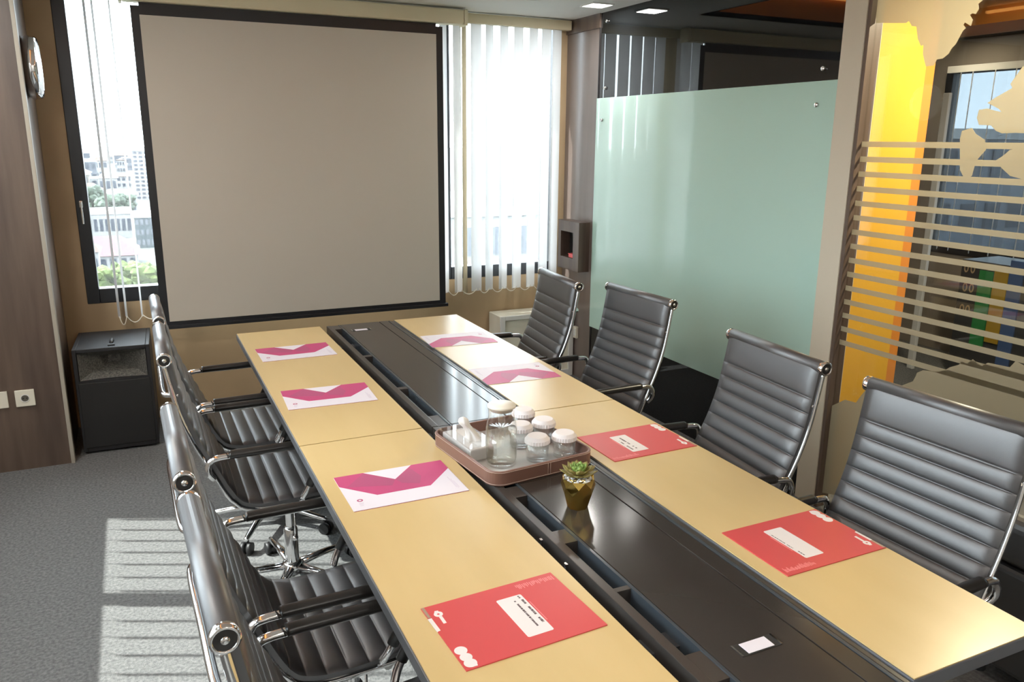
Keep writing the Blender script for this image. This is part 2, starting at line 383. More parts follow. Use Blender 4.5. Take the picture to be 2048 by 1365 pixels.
film('frosted_film', low+[(2140, 1100), (2048, 1065), (1640, 985), (1664, 812), (1690, 800)])

# light switch plates, sockets
def socket(name, label, loc, nrm, size=0.086, holes=True):
    t = thing(name, label, 'socket', loc)
    s = size/2
    bm = newbm()
    if nrm == '-y': bx(bm, -s, s, -0.012, 0, -s, s, bev=0.003)
    else: bx(bm, -0.02, 0, -s*0.55, s*0.55, -s, s, bev=0.004)
    obj('plate', bm, 'cream_plastic', t)
    if holes:
        bm = newbm()
        if nrm == '-y':
            lathe(bm, [(0.0165, 0.0), (0.019, 0.003), (0.021, 0.0)], 24, mtx=Matrix.Translation((0, -0.012, 0)) @ Matrix.Rotation(R(90), 4, 'X'))
            obj('socket_ring', bm, 'white_plastic', t)
            bm = newbm(); lathe(bm, [(0, 0.0006), (0.0165, 0.0006)], 24, mtx=Matrix.Translation((0, -0.012, 0)) @ Matrix.Rotation(R(90), 4, 'X'))
            obj('socket_well', bm, 'b_cream', t)
            for sx in (-0.008, 0.008):
                bm = newbm(); bx(bm, sx-0.003, sx+0.003, -0.0135, -0.0125, -0.003, 0.003); obj('pin_hole', bm, 'void_black', t)
        else:
            boxobj('switch_rocker', 'white_plastic', t, -0.024, -0.018, -0.012, 0.012, -0.025, 0.025, bev=0.002)
    return t
socket('wall_socket', 'cream square socket with round well on the dark wood panel', (-0.983, 0.56, 0.384), '-y')
socket('switch_plate', 'cream plate cut by the left picture edge on the wood panel', (-1.100, 0.56, 0.386), '-y', holes=False)
socket('wall_socket', 'white socket on the brown wall beside the blind', (XR, 0.895, 0.331), '-x')

# clock on the return of the wood block
ck = thing('wall_clock', 'round chrome rimmed wall clock seen edge-on above the wood panel edge', 'clock', (-0.812, 0.80, 2.0))
Mx = Matrix.Rotation(R(90), 4, 'Y')
bm = newbm(); lathe(bm, [(0.0, 0.0), (0.135, 0.0), (0.150, 0.02), (0.150, 0.055), (0.143, 0.066), (0.136, 0.060)], 48, mtx=Mx); obj('rim', bm, 'chrome', ck)
bm = newbm(); lathe(bm, [(0.0, 0.072), (0.06, 0.071), (0.11, 0.067), (0.137, 0.060)], 48, mtx=Mx); obj('dial', bm, 'clock_face', ck)

# box niche on the right wall with something red in it
nb = thing('wall_niche_box', 'square brown box niche with a red thing inside on the right wall', 'wall box', (XR, 0.90, 0.96))
bm = newbm()
for b in ((-0.085, 0, -0.14, -0.062, -0.17, 0.17), (-0.085, 0, 0.115, 0.155, -0.17, 0.17), (-0.085, 0, -0.062, 0.115, 0.095, 0.17), (-0.085, 0, -0.062, 0.115, -0.17, -0.085)): bx(bm, *b)
obj('surround', bm, 'dark_wood', nb)
boxobj('niche_back', 'void_black', nb, -0.012, -0.002, -0.062, 0.115, -0.085, 0.095)
rp = thing('red_case', 'small red case lying in the wall niche', 'case', (XR-0.055, 0.885, 0.875))
boxobj('body', 'red_gloss', rp, -0.022, 0.022, -0.042, 0.030, 0, 0.026, bev=0.006)
boxobj('flap', 'red_gloss', rp, -0.024, 0.010, -0.044, 0.032, 0.024, 0.030, bev=0.002)

# green glass board with studs
gb = thing('glass_board', 'pale green frosted glass writing board on the black wall', 'board', (XR-0.012, -0.306, 0.418))
boxobj('glass_sheet', 'green_glass', gb, -0.004, 0.004, -1.004, 1.006, 0, 1.522, bev=0.0015)
def stud(bm, x, y, z):
    lathe(bm, [(0.0, 0.012), (0.009, 0.012), (0.011, 0.009), (0.011, 0.0)], 16, mtx=Matrix.Translation((x, y, z)) @ Matrix.Rotation(R(-90), 4, 'Y'))
for y, z in ((0.925, 1.385), (-0.897, 1.42)):
    bm = newbm(); stud(bm, -0.004, y, z); obj('stud', bm, 'steel', gb)
n_tr = 3
for y, z in ((0.626, 2.404), (0.621, 2.0), (-1.205, 1.992)):
    bm = newbm(); stud(bm, XR, y, z); struct(obj('trim_%d' % (n_tr := n_tr+1), bm, 'steel'), 'small steel stud holding the black glass')

# ------------------------------------------------------------------ lamps in the room
def downlight(x, y, label, m='lamp_white', power=7.0, z=ZC, s=0.068, col=(1.0, 0.97, 0.92)):
    t = thing('ceiling_light', label, 'ceiling light', (x, y, z), group='square ceiling lights')
    bm = newbm()
    for b in ((-s-0.008, -s, -s-0.008, s+0.008, -0.008, 0), (s, s+0.008, -s-0.008, s+0.008, -0.008, 0), (-s, s, -s-0.008, -s, -0.008, 0), (-s, s, s, s+0.008, -0.008, 0)): bx(bm, *b)
    obj('trim_frame', bm, 'white_plastic', t)
    boxobj('diffuser', m, t, -s, s, -s, s, -0.006, -0.001)
    ld = bpy.data.lights.new('lamp_glow', 'AREA'); ld.shape = 'SQUARE'; ld.size = 2*s; ld.energy = power; ld.color = col
    lo = bpy.data.objects.new('lamp_glow', ld); COL.objects.link(lo); lo.parent = t; lo.location = (0, 0, -0.012)
    return t
downlight(2.225, 0.43, 'square white ceiling light in the far right corner')
for i, xx in enumerate((0.2, 1.5)): downlight(xx, -5.6, 'added fill light behind the camera, %s one' % ('left', 'right')[i], power=16)  # unseen lights added to fill the room
for i, yy in enumerate((-0.3, -1.7, -3.1)): downlight(-1.12, yy, 'added fill light above the left window, %s' % ('nearest the wood panel', 'middle one', 'nearest the camera')[i], power=13)  # out-of-view row added as fill from the left side
# ------------------------------------------------------------------ projection screen
ps = thing('projection_screen', 'large pull-down projection screen with black border in front of the windows', 'projection screen', (0, 0.95, 0))
def sheet(bm, x0, x1, z0, z1, y, nx=10, nz=12, th=0.0015, wav=0.004):
    f = lambda x, z: y + wav*math.sin((z-0.6)*2.2)*math.sin((x+0.3)*1.9)
    V = [[[bm.verts.new((x0+(x1-x0)*i/nx, f(x0+(x1-x0)*i/nx, z0+(z1-z0)*j/nz)+s*th, z0+(z1-z0)*j/nz)) for i in range(nx+1)] for j in range(nz+1)] for s in (-0.5, 0.5)]
    for s in (0, 1):
        for j in range(nz):
            for i in range(nx):
                fc = bm.faces.new([V[s][j][i], V[s][j][i+1], V[s][j+1][i+1], V[s][j+1][i]]); fc.smooth = True
bm = newbm(); sheet(bm, -0.266, 1.394, 0.634, 2.300, 0.0); obj('viewing_surface', bm, 'screen_white', ps)
bm = newbm(); sheet(bm, -0.308, -0.266, 0.60, 2.345, 0.0, nx=1); sheet(bm, 1.394, 1.436, 0.60, 2.345, 0.0, nx=1)
sheet(bm, -0.266, 1.394, 0.60, 0.634, 0.0, nz=1); sheet(bm, -0.266, 1.394, 2.300, 2.37, 0.0, nz=1)
obj('black_border', bm, 'black_frame', ps)
bm = newbm(); bx(bm, -0.33, 1.452, -0.010, 0.012, 0.590, 0.612, bev=0.004); obj('bottom_bar', bm, 'black_frame', ps)
bm = newbm(); bx(bm, -0.345, 1.565, -0.045, 0.045, 2.362, 2.447, bev=0.008); obj('housing', bm, 'housing_cream', ps)
for a, b in ((-0.362, -0.345), (1.565, 1.588)):
    bm = newbm(); bx(bm, a, b, -0.05, 0.05, 2.355, 2.45, bev=0.006); obj('end_cap', bm, 'housing_cream', ps)

# ------------------------------------------------------------------ vertical blinds
vb = thing('vertical_blind', 'white vertical slat blind hanging over the far windows', 'blind', (0, 1.06, 0))
boxobj('head_rail', 'housing_cream', vb, -0.66, 2.395, -0.02, 0.03, 2.392, 2.452, bev=0.003)
def slat_mesh(width, z0, z1, m, parent, x, ang, y=0.0):
    bm = newbm(); n = 6; th = 0.0006
    for s in (-1, 1):
        rows = []
        for z in (z0, z1):
            rows.append([bm.verts.new((width*(i/n-0.5), s*th+0.006*(1-(2*i/n-1)**2), z)) for i in range(n+1)])
        for i in range(n):
            f = bm.faces.new([rows[0][i], rows[0][i+1], rows[1][i+1], rows[1][i]]); f.smooth = True
    return obj('slat', bm, m, parent, (x, y, 0), R(ang))
sl = [(1.165, 22), (1.272, 20), (1.379, 24), (1.479, 36), (1.573, 28), (1.705, 8), (1.800, 27), (1.905, 22), (2.010, 14), (2.120, 17), (2.215, 12), (2.297, 16)]
for x, a in sl: slat_mesh(0.080, 0.655, 2.392, 'slat_fabric', vb, x, a)
slat_mesh(0.1, 0.64, 2.392, 'slat_tan', vb, 1.622, 52)
for x, a in ((-0.526, 97), (-0.488, 95), (-0.405, 92)): slat_mesh(0.1, 0.665, 2.392, 'slat_fabric', vb, x, a, y=-0.01)
def chain(x0, x1, z, sag, y=0.0):
    bm = newbm(); pts = [(x0+(x1-x0)*t/10, y-0.03, z-sag*(1-(2*t/10-1)**2)) for t in range(11)]
    tube(bm, pts, 0.0028, 6); return obj('bottom_chain', bm, 'chain_white', vb)
xs = [s[0] for s in sl]
for a, b in zip(xs, xs[1:]): chain(a+0.01, b-0.01, 0.675, 0.032)
for a, b, s in ((-0.526, -0.488, 0.05), (-0.488, -0.405, 0.04), (-0.405, -0.30, 0.03)): chain(a, b, 0.675, s, -0.02)
# blind on the sunny left window: slats turned edge-on to the sun
vl = thing('vertical_blind', 'white vertical blind on the left window outside the picture', 'blind', (XL+0.09, 0, 0))
boxobj('head_rail', 'housing_cream', vl, -0.03, 0.03, LY0, LY1, 2.40, ZC)
for i in range(44): slat_mesh(0.1, 0.98, 2.40, 'slat_fabric', vl, 0, -24.1-6, y=LY1-0.05-0.107*i)

# ------------------------------------------------------------------ loudspeaker
sp = thing('loudspeaker', 'black floor loudspeaker with horn and grille under the window', 'loudspeaker', (-0.567, 0.86, 0), rz=R(-2))
bm = newbm()
hw = 0.187; y0, y1 = -0.21, 0.21; H = 0.585
for b in ((-hw, -hw+0.02, y0, y1, 0.012, H), (hw-0.02, hw, y0, y1, 0.012, H), (-hw+0.02, hw-0.02, y0, y1, H-0.02, H), (-hw+0.02, hw-0.02, y0, y1, 0.012, 0.04), (-hw+0.02, hw-0.02, y1-0.02, y1, 0.04, H-0.02)): bx(bm, *b, bev=0.003)
bx(bm, -hw+0.02, hw-0.02, y0+0.004, y0+0.03, 0.400, 0.412)
obj('cabinet', bm, 'speaker_black', sp)
bm = newbm()      # flared horn mouth
n = 12; rings = []
for (w_, zb, zt, yy, cv) in ((0.164, 0.412, 0.560, y0+0.006, 0.012), (0.120, 0.436, 0.542, y0+0.05, 0.008), (0.060, 0.458, 0.522, y0+0.10, 0.004), (0.03, 0.470, 0.512, y0+0.14, 0.0)):
    ring = []
    for i in range(n+1): t = -1+2*i/n; ring.append((t*w_, yy, zb+cv*(t*t)-cv))
    for i in range(n+1): t = 1-2*i/n; ring.append((t*w_, yy, zt-cv*(t*t)+cv))
    rings.append([bm.verts.new(p) for p in ring])
for a, b in zip(rings, rings[1:]):
    m_ = len(a)
    for i in range(m_): f = bm.faces.new([a[i], a[(i+1) % m_], b[(i+1) % m_], b[i]])
bm.faces.new(rings[-1])
obj('horn', bm, 'horn_grey', sp)
boxobj('grille', 'grille', sp, -hw+0.012, hw-0.012, y0-0.006, y0+0.006, 0.035, 0.400, bev=0.004)
bm = newbm(); tube(bm, [(0, y0+0.06, H), (0, y0+0.075, H+0.012), (0, y0+0.13, H+0.012), (0, y0+0.145, H)], 0.010, 8); bx(bm, -0.018, 0.018, y0+0.035, y0+0.07, H, H+0.008, bev=0.003); obj('carry_handle', bm, 'rubber', sp)
for sx in (-0.15, 0.15):
    for sy in (-0.17, 0.17): boxobj('rubber_foot', 'rubber', sp, sx-0.02, sx+0.02, sy-0.02, sy+0.02, 0, 0.013)

# low white cabinet under the blind
wc = thing('low_cabinet', 'low white cabinet with a framed front under the blind', 'cabinet', (2.12, 1.03, 0))
boxobj('body', 'cream_plastic', wc, -0.29, 0.29, -0.09, 0.10, 0, 0.485, bev=0.004)
bm = newbm()
for b in ((-0.29, -0.255, -0.105, -0.09, 0, 0.485), (0.255, 0.29, -0.105, -0.09, 0, 0.485), (-0.255, 0.255, -0.105, -0.09, 0.455, 0.485), (-0.255, 0.255, -0.105, -0.09, 0, 0.05)): bx(bm, *b, bev=0.002)
obj('front_frame', bm, 'white_plastic', wc)

# ------------------------------------------------------------------ conference table
tb = thing('conference_table', 'long meeting table with two maple tops and a black centre channel', 'table', (0, 0, 0))
YS, YN = -1.599, -3.165
def top(x0, x1, y0, y1):
    e = boxobj('edge_band', 'edge_grey', tb, x0, x1, y0, y1, 0.718, 0.7475, bev=0.002)
    t = boxobj('table_top', 'laminate', tb, x0+0.0035, x1-0.0035, y0+0.0022, y1-0.0022, 0.747, 0.750)
for y0, y1 in ((YS+0.0008, 0.0), (YN, YS-0.0008)):
    top(0.0, 0.4065, y0, y1); top(0.790, 1.148, y0, y1)
for y0, y1 in ((YS+0.002, -0.0), (YN+0.0, YS-0.002)):
    boxobj('channel_floor', 'void_black', tb, 0.4065, 0.790, y0, y1, 0.690, 0.700)
    boxobj('channel_rail', 'satin_dark', tb, 0.438, 0.461, y0, y1, 0.700, 0.748, bev=0.0015)
    boxobj('channel_rail', 'rail_blue', tb, 0.497, 0.505, y0, y1, 0.700, 0.749, bev=0.001)
    boxobj('centre_panel', 'panel_dark', tb, 0.507, 0.708, y0, y1, 0.728, 0.7485, bev=0.001)
    boxobj('centre_strip', 'panel_dark', tb, 0.7115, 0.757, y0, y1, 0.728, 0.7485, bev=0.001)
    boxobj('channel_rail', 'rail_blue', tb, 0.7605, 0.770, y0, y1, 0.700, 0.748, bev=0.0015)
    boxobj('channel_rail', 'satin_dark', tb, 0.7745, 0.788, y0, y1, 0.700, 0.744, bev=0.0015)
for a, b in ((0.0, -0.085), (-0.622, -0.65), (-1.13, -1.158), (-1.49, -1.597), (-1.601, -1.70), (-2.13, -2.196), (-2.405, -2.470), (-2.685, -2.70), (-2.935, -3.02)):
    boxobj('slot_divider', 'satin_dark', tb, 0.461, 0.497, min(a, b), max(a, b), 0.702, 0.7465)
for y in (-2.42, -2.545): boxobj('rail_clip', 'steel', tb, 0.421, 0.427, y-0.005, y+0.005, 0.700, 0.742)
for x, y in ((0.578, -0.151), (0.603, -2.969)):
    h = boxobj('lid_pull', 'void_black', tb, x-0.048, x+0.048, y-0.018, y+0.018, 0.7484, 0.7494)
    boxobj('pull_plate', 'paper_white', h, x-0.031, x+0.031, y-0.015, y+0.015, 0.7494, 0.7506, bev=0.0004)
    for sx in (-1, 1): boxobj('pull_end', 'chrome', h, x+sx*0.047-0.002, x+sx*0.047+0.002, y-0.017, y+0.017, 0.7494, 0.7506)
for y in (-0.32, -1.6, -2.85):
    bm = newbm(); bx(bm, 0.40, 0.44, y-0.03, y+0.03, 0.04, 0.69, bev=0.004); bx(bm, 0.74, 0.78, y-0.03, y+0.03, 0.04, 0.69, bev=0.004); obj('table_leg', bm, 'edge_black', tb)
    boxobj('foot_bar', 'edge_black', tb, 0.36, 0.82, y-0.04, y+0.04, 0.0, 0.04, bev=0.006)
    boxobj('cross_beam', 'edge_black', tb, 0.06, 1.09, y-0.025, y+0.025, 0.690, 0.718)
boxobj('modesty_panel', 'edge_black', tb, 0.575, 0.593, -2.82, -0.35, 0.25, 0.69)

# ------------------------------------------------------------------ chairs
def profile_back(): return smooth_path([(-0.372, 0, 1.005), (-0.356, 0, 0.91), (-0.335, 0, 0.81), (-0.303, 0, 0.715), (-0.262, 0, 0.625), (-0.228, 0, 0.548), (-0.205, 0, 0.505)], 6)
def profile_seat(): return smooth_path([(-0.205, 0, 0.505), (-0.178, 0, 0.478), (-0.12, 0, 0.462), (-0.03, 0, 0.462), (0.08, 0, 0.470), (0.16, 0, 0.470), (0.205, 0, 0.455), (0.222, 0, 0.428)], 6)
def arclen(pts):
    s = [0.0]
    for a, b in zip(pts, pts[1:]): s.append(s[-1]+(b-a).length)
    return s
def at_s(pts, s, t):
    for i in range(len(s)-1):
        if t <= s[i+1] or i == len(s)-2:
            k = (t-s[i])/max(1e-9, s[i+1]-s[i]); k = min(max(k, 0), 1)
            return pts[i].lerp(pts[i+1], k), (pts[i+1]-pts[i]).normalized()
def sling(pts, seams, hw, m_, name, parent, front_sign):
    """ribbed upholstery: seams = list of arc positions (fractions) between channels"""
    s = arclen(pts); L = s[-1]; bm = newbm(); cols = 14
    ts = []
    for a, b in zip(seams, seams[1:]):
        for ph in (0, 0.04, 0.10, 0.20, 0.35, 0.5, 0.65, 0.80, 0.90, 0.96): ts.append((a+(b-a)*ph, ph, (b-a)*L))
    ts.append((seams[-1], 0.0, 0.05))
    grid = [[], []]
    for t, ph, ln in ts:
        p, tg = at_s(pts, s, t*L); nrm = Vector((-tg.z, 0, tg.x))*front_sign
        puff = math.sin(math.pi*ph)**0.35 if ph > 0 else 0.0
        for side in (0, 1):
            row = []
            for i in range(cols+1):
                u = -1+2*i/cols; edge = min(1.0, (1-abs(u))*7)
                h = (0.006+0.0085*puff*min(1, ln/0.04)*edge**0.5) if side == 0 else (0.006+0.0035*puff*edge)
                row.append(bm.verts.new(p+nrm*(h if side == 0 else -h)+Vector((0, u*hw, 0))))
            grid[side].append(row)
    for side in (0, 1):
        for r0, r1 in zip(grid[side], grid[side][1:]):
            for i in range(cols):
                f = bm.faces.new([r0[i], r0[i+1], r1[i+1], r1[i]]); f.smooth = True
    for r0, r1, q0, q1 in zip(grid[0], grid[0][1:], grid[1], grid[1][1:]):
        bm.faces.new([r0[0], r1[0], q1[0], q0[0]]); bm.faces.new([r0[-1], q0[-1], q1[-1], r1[-1]])
    for k in (0, -1):
        for i in range(cols): bm.faces.new([grid[0][k][i], grid[0][k][i+1], grid[1][k][i+1], grid[1][k][i]])
    return obj(name, bm, m_, parent)
def make_chair(label):
    t = thing('office_chair', label, 'chair', group='ribbed leather chairs round the table')
    pb, pst = profile_back(), profile_seat(); HW = 0.232
    top_frac = 0.19
    seams = [0.0, top_frac]+[top_frac+(1-top_frac)*k/9 for k in range(1, 10)]
    sling(pb, seams, HW, 'leather', 'backrest', t, 1)
    sling(pst, [k/9 for k in range(10)], HW, 'leather', 'seat', t, 1)
    bm = newbm(); tube(bm, [(-0.381, -HW, 1.004), (-0.381, HW, 1.004)], 0.0215, 24); obj('top_roll', bm, 'leather', t)
    for sy in (-1, 1):
        bm = newbm()
        Mc = Matrix.Translation((-0.381, sy*HW, 1.004)) @ Matrix.Rotation(R(-90*sy), 4, 'X')
        lathe(bm, [(0.0215, -0.003), (0.0225, 0.004), (0.0225, 0.011), (0.0185, 0.014), (0.0165, 0.0115)], 24, mtx=Mc); c = obj('end_cap', bm, 'chrome', t)
        bm = newbm(); lathe(bm, [(0.0, 0.0125), (0.008, 0.0125), (0.0105, 0.0118), (0.0168, 0.0115)], 24, mtx=Mc); obj('cap_plug', bm, 'arm_black', c)
        bm = newbm(); lathe(bm, [(0.0, 0.0145), (0.005, 0.0142), (0.0065, 0.0125)], 12, mtx=Mc); obj('cap_screw', bm, 'steel', c)
        path = [p+Vector((-0.013, sy*(HW-0.002), -0.004)) for p in pb[1:]]+[p+Vector((-0.003, sy*(HW-0.002), -0.013)) for p in pst[1:-3]]
        bm = newbm(); tube(bm, path, 0.0075, 8, flat=1.35); obj('side_rail', bm, 'chrome', t)
        ya = sy*0.252
        arm = smooth_path([(-0.268, ya-sy*0.012, 0.590), (-0.282, ya, 0.615), (-0.278, ya, 0.648), (-0.245, ya, 0.664), (-0.10, ya, 0.664), (0.035, ya, 0.664), (0.075, ya, 0.655), (0.088, ya, 0.628), (0.072, ya, 0.585), (0.030, ya, 0.505), (0.012, ya-sy*0.012, 0.468)], 4)
        bm = newbm(); tube(bm, arm, 0.0105, 10); a = obj('armrest', bm, 'chrome', t)
        bm = newbm(); tube(bm, smooth_path([(-0.215, ya, 0.669), (-0.19, ya, 0.670), (0.02, ya, 0.670), (0.060, ya, 0.662), (0.080, ya, 0.64)], 4), [0.0165]*17, 12, flat=0.85); obj('arm_pad', bm, 'arm_black', a)
        bm = newbm(); tube(bm, [(0.080, ya, 0.60), (0.035, ya, 0.515)], 0.014, 10); obj('arm_sleeve', bm, 'arm_black', a)
    bm = newbm(); tube(bm, smooth_path([(-0.348, -0.226, 0.885), (-0.375, -0.214, 0.885), (-0.392, -0.185, 0.885), (-0.393, 0, 0.885), (-0.392, 0.185, 0.885), (-0.375, 0.214, 0.885), (-0.348, 0.226, 0.885)], 4), 0.0085, 10); obj('back_brace', bm, 'chrome', t)
    bm = newbm(); bx(bm, -0.10, 0.09, -0.06, 0.06, 0.405, 0.44, bev=0.008); tube(bm, [(0.03, -0.232, 0.445), (0.03, 0.232, 0.445)], 0.012, 10); tube(bm, [(-0.08, -0.232, 0.44), (-0.08, 0.232, 0.44)], 0.012, 10); obj('seat_support', bm, 'steel', t)
    bm = newbm(); tube(bm, [(0.0, -0.06, 0.42), (0.0, -0.13, 0.37), (-0.01, -0.17, 0.29)], 0.004, 6); lathe(bm, [(0, -0.011), (0.008, -0.008), (0.011, 0), (0.008, 0.008), (0, 0.011)], 12, c=(-0.01, -0.17, 0.285)); obj('tilt_lever', bm, 'chrome', t)
    bm = newbm(); lathe(bm, [(0.016, 0.22), (0.016, 0.41)], 16); lathe(bm, [(0.026, 0.085), (0.026, 0.24), (0.021, 0.25), (0.0155, 0.25)], 20); obj('gas_column', bm, 'chrome', t)
    bm = newbm(); lathe(bm, [(0.0, 0.052), (0.030, 0.052), (0.040, 0.07), (0.040, 0.098), (0.030, 0.108), (0.026, 0.108)], 24); obj('hub', bm, 'chrome', t)
    for k in range(5):
        a = 2*math.pi*k/5+0.45; c, s_ = math.cos(a), math.sin(a)
        bm = newbm(); tube(bm, [(0.03*c, 0.03*s_, 0.086), (0.16*c, 0.16*s_, 0.080), (0.285*c, 0.285*s_, 0.066), (0.298*c, 0.298*s_, 0.064)], [0.019, 0.016, 0.012, 0.009], 10, flat=0.75); leg = obj('base_leg', bm, 'chrome', t)
        bm = newbm(); cx, cy = 0.285*c, 0.285*s_; d = Vector((-s_, c, 0)); f_ = Vector((c, s_, 0))
        for o_ in (-0.014, 0.014):
            p = Vector((cx, cy, 0.025))+d*o_+f_*0.006; tube(bm, [p-d*0.009, p+d*0.009], 0.025, 16)
        tube(bm, [(cx, cy, 0.03), (cx, cy, 0.062)], 0.008, 8); obj('caster', bm, 'rubber', leg)
    return t
GRP = 'ribbed leather chairs round the table'
c0 = make_chair('nearest black ribbed leather chair on the left, its top roll closest to the camera')
c0.location = (0.040, -2.675, 0); c0.rotation_euler.z = R(1.9)
dup(c0, (0.026, -2.105, 0), R(1), 'second nearest black ribbed leather chair on the left side of the table', GRP)
dup(c0, (0.030, -1.125, 0), R(0), 'black ribbed leather chair on the left with its five-star base showing, third from the camera', GRP)
dup(c0, (0.033, -0.545, 0), R(0.5), 'farthest black ribbed leather chair on the left, next to the loudspeaker', GRP)
dup(c0, (1.120, -0.474, 0), R(180-5.6), 'farthest black ribbed leather chair on the right, in front of the low white cabinet', GRP)
dup(c0, (1.248, -1.045, 0), R(180+2.7), 'black ribbed leather chair on the right, in front of the green board\'s left end', GRP)
dup(c0, (1.121, -1.987, 0), R(180-4.6), 'black ribbed leather chair on the right, in front of the beige post', GRP)
dup(c0, (1.115, -2.675, 0), R(180+3), 'nearest black ribbed leather chair on the right, in front of the frosted glass', GRP)
# low black leather bench at the right picture edge
ac = thing('leather_bench', 'low black leather bench cut off by the right picture edge', 'bench', (2.15, -2.95, 0))
bm = newbm(); bx(bm, -0.19, 0.20, -0.45, 0.44, 0.05, 0.40, bev=0.02, seg=3); obj('base_box', bm, 'leather', ac)
bm = newbm(); bx(bm, -0.20, 0.21, -0.46, 0.45, 0.405, 0.57, bev=0.045, seg=5); obj('cushion', bm, 'leather', ac)
for sx in (-0.16, 0.17):
    for sy in (-0.40, 0.39):
        bm = newbm(); tube(bm, [(sx, sy, 0), (sx, sy, 0.06)], 0.02, 10); obj('foot', bm, 'edge_black', ac)

# ------------------------------------------------------------------ things lying on the table
TT = 0.7501
FOLD_G, BRO_G = 'red conference folders', 'white and magenta brochures'
def flat_poly(name, pts, m_, parent, z0=0.0022, th=0.0003):
    bm = newbm(); prism(bm, pts, 'z', z0, z0+th); return obj(name, bm, m_, parent)
def circ(cx, cy, r, n=24): return [(cx+r*math.cos(2*math.pi*k/n), cy+r*math.sin(2*math.pi*k/n)) for k in range(n)]
def rrect(u0, u1, v0, v1, r, n=5):
    out = []
    for cx, cy, a0 in ((u1-r, v1-r, 0), (u0+r, v1-r, 90), (u0+r, v0+r, 180), (u1-r, v0+r, 270)):
        for k in range(n+1): a = R(a0+90*k/n); out.append((cx+r*math.cos(a), cy+r*math.sin(a)))
    return out
def ring_bm(cx, cy, r0, r1, z0, th, n=24):
    bm = newbm()
    for k in range(n):
        a, b = 2*math.pi*k/n, 2*math.pi*(k+1)/n
        q = [(cx+r0*math.cos(a), cy+r0*math.sin(a)), (cx+r1*math.cos(a), cy+r1*math.sin(a)), (cx+r1*math.cos(b), cy+r1*math.sin(b)), (cx+r0*math.cos(b), cy+r0*math.sin(b))]
        prism(bm, q, 'z', z0, z0+th)
    return bm
def folder(label, loc, rz, lines, card):
    """portrait folder, local u right, v up, origin at its centre"""
    W, Hh = 0.220, 0.306
    t = thing('document_folder', label, 'folder', loc, rz, FOLD_G)
    P = lambda u, v: ((u-0.5)*W, (v-0.5)*Hh)
    # outline with the notch where the tab sits
    bm = newbm(); prism(bm, [P(0.182, 0.0235), P(0.395, 0.0235), P(0.402, 0.0), P(1, 0), P(1, 1), P(0, 1), P(0, 0), P(0.18, 0)], 'z', 0.0, 0.0022); obj('cover', bm, 'red_print', t)
    bm = newbm(); prism(bm, [P(0.003, 0.004), P(0.985, 0.004), P(0.985, 0.99), P(0.003, 0.99)], 'z', 0.0, 0.0010); obj('inside_sheets', bm, 'white_print', t)
    u0, u1, v0, v1 = card; a, b = P(u0, v0), P(u1, v1)
    c = flat_poly('label_card', rrect(a[0], b[0], a[1], b[1], 0.004), 'white_print', t)
    for (lu0, lu1, lv, ht, dens) in lines:
        bm = newbm(); u = lu0
        while u < lu1:
            wd = random.uniform(0.008, 0.03); 
            if random.random() < dens:
                p0, p1 = P(u, lv-ht/2), P(min(u+wd, lu1), lv+ht/2*random.uniform(0.6, 1.0)); prism(bm, [(p0[0], p0[1]), (p1[0], p0[1]), (p1[0], p1[1]), (p0[0], p1[1])], 'z', 0.0025, 0.0028)
            u += wd+random.uniform(0.003, 0.010)
        obj('print_line', bm, 'ink', c)
    bm = newbm(); p0, p1 = P(0.36, v1+0.010), P(0.685, v1+0.016); prism(bm, [(p0[0], p0[1]), (p1[0], p0[1]), (p1[0], p1[1]), (p0[0], p1[1])], 'z', 0.0022, 0.0025); obj('title_rule', bm, 'pink_print', t)
    bm = newbm()
    for i, (u, v) in enumerate(((0.738, 0.050), (0.838, 0.052), (0.925, 0.052))): x, y = P(u, v); prism(bm, circ(x, y, (0.0125, 0.0120, 0.0125)[i]), 'z', 0.0022, 0.0025+0.00005*i)
    x, y = P(0.925, 0.052); prism(bm, [(x, y+0.012), (x+0.0125, y+0.009), (x+0.012, y-0.003), (x, y-0.008)], 'z', 0.0022, 0.00272)
    obj('circle_logo', bm, 'white_print', t)
    x, y = P(0.157, 0.079); bm = ring_bm(x, y, 0.0028, 0.0092, 0.0022, 0.0003)
    q = [P(0.20, 0.070), P(0.315, 0.068), P(0.313, 0.090), P(0.20, 0.092)]; prism(bm, q, 'z', 0.0022, 0.00245)
    prism(bm, [(x-0.013, y-0.003), (x-0.007, y-0.006), (x-0.007, y+0.004), (x-0.012, y+0.004)], 'z', 0.0022, 0.00246)
    obj('ring_logo', bm, 'white_print', t)
    flat_poly('index_tab', [P(0.182, -0.004), P(0.402, -0.002), P(0.392, 0.0232), P(0.182, 0.0232)], 'white_print', t, 0.0006, 0.0010)
    flat_poly('corner_patch', [P(0.003, 0.002), P(0.178, 0.002), P(0.178, 0.022), P(0.003, 0.022)], 'patch_print', t)
    bm = newbm(); v = 0.685
    while v < 0.975:
        hgt = random.uniform(0.03, 0.075); p0, p1 = P(0.052+random.uniform(0, 0.01), v), P(0.06+hgt, v+0.007)
        prism(bm, [(p0[0], p0[1]), (p1[0], p0[1]), (p1[0], p1[1]), (p0[0], p1[1])], 'z', 0.0022, 0.0025); v += random.uniform(0.011, 0.017)
    obj('skyline_print', bm, 'pink_print', t)
    return t
def mid4(px):
    ps_ = [on_z(x, y, TT) for x, y in px]; c = sum(ps_, Vector())/4; return c
m1 = mid4([(843, 1222), (1100, 1145), (1213, 1250), (932, 1348)])
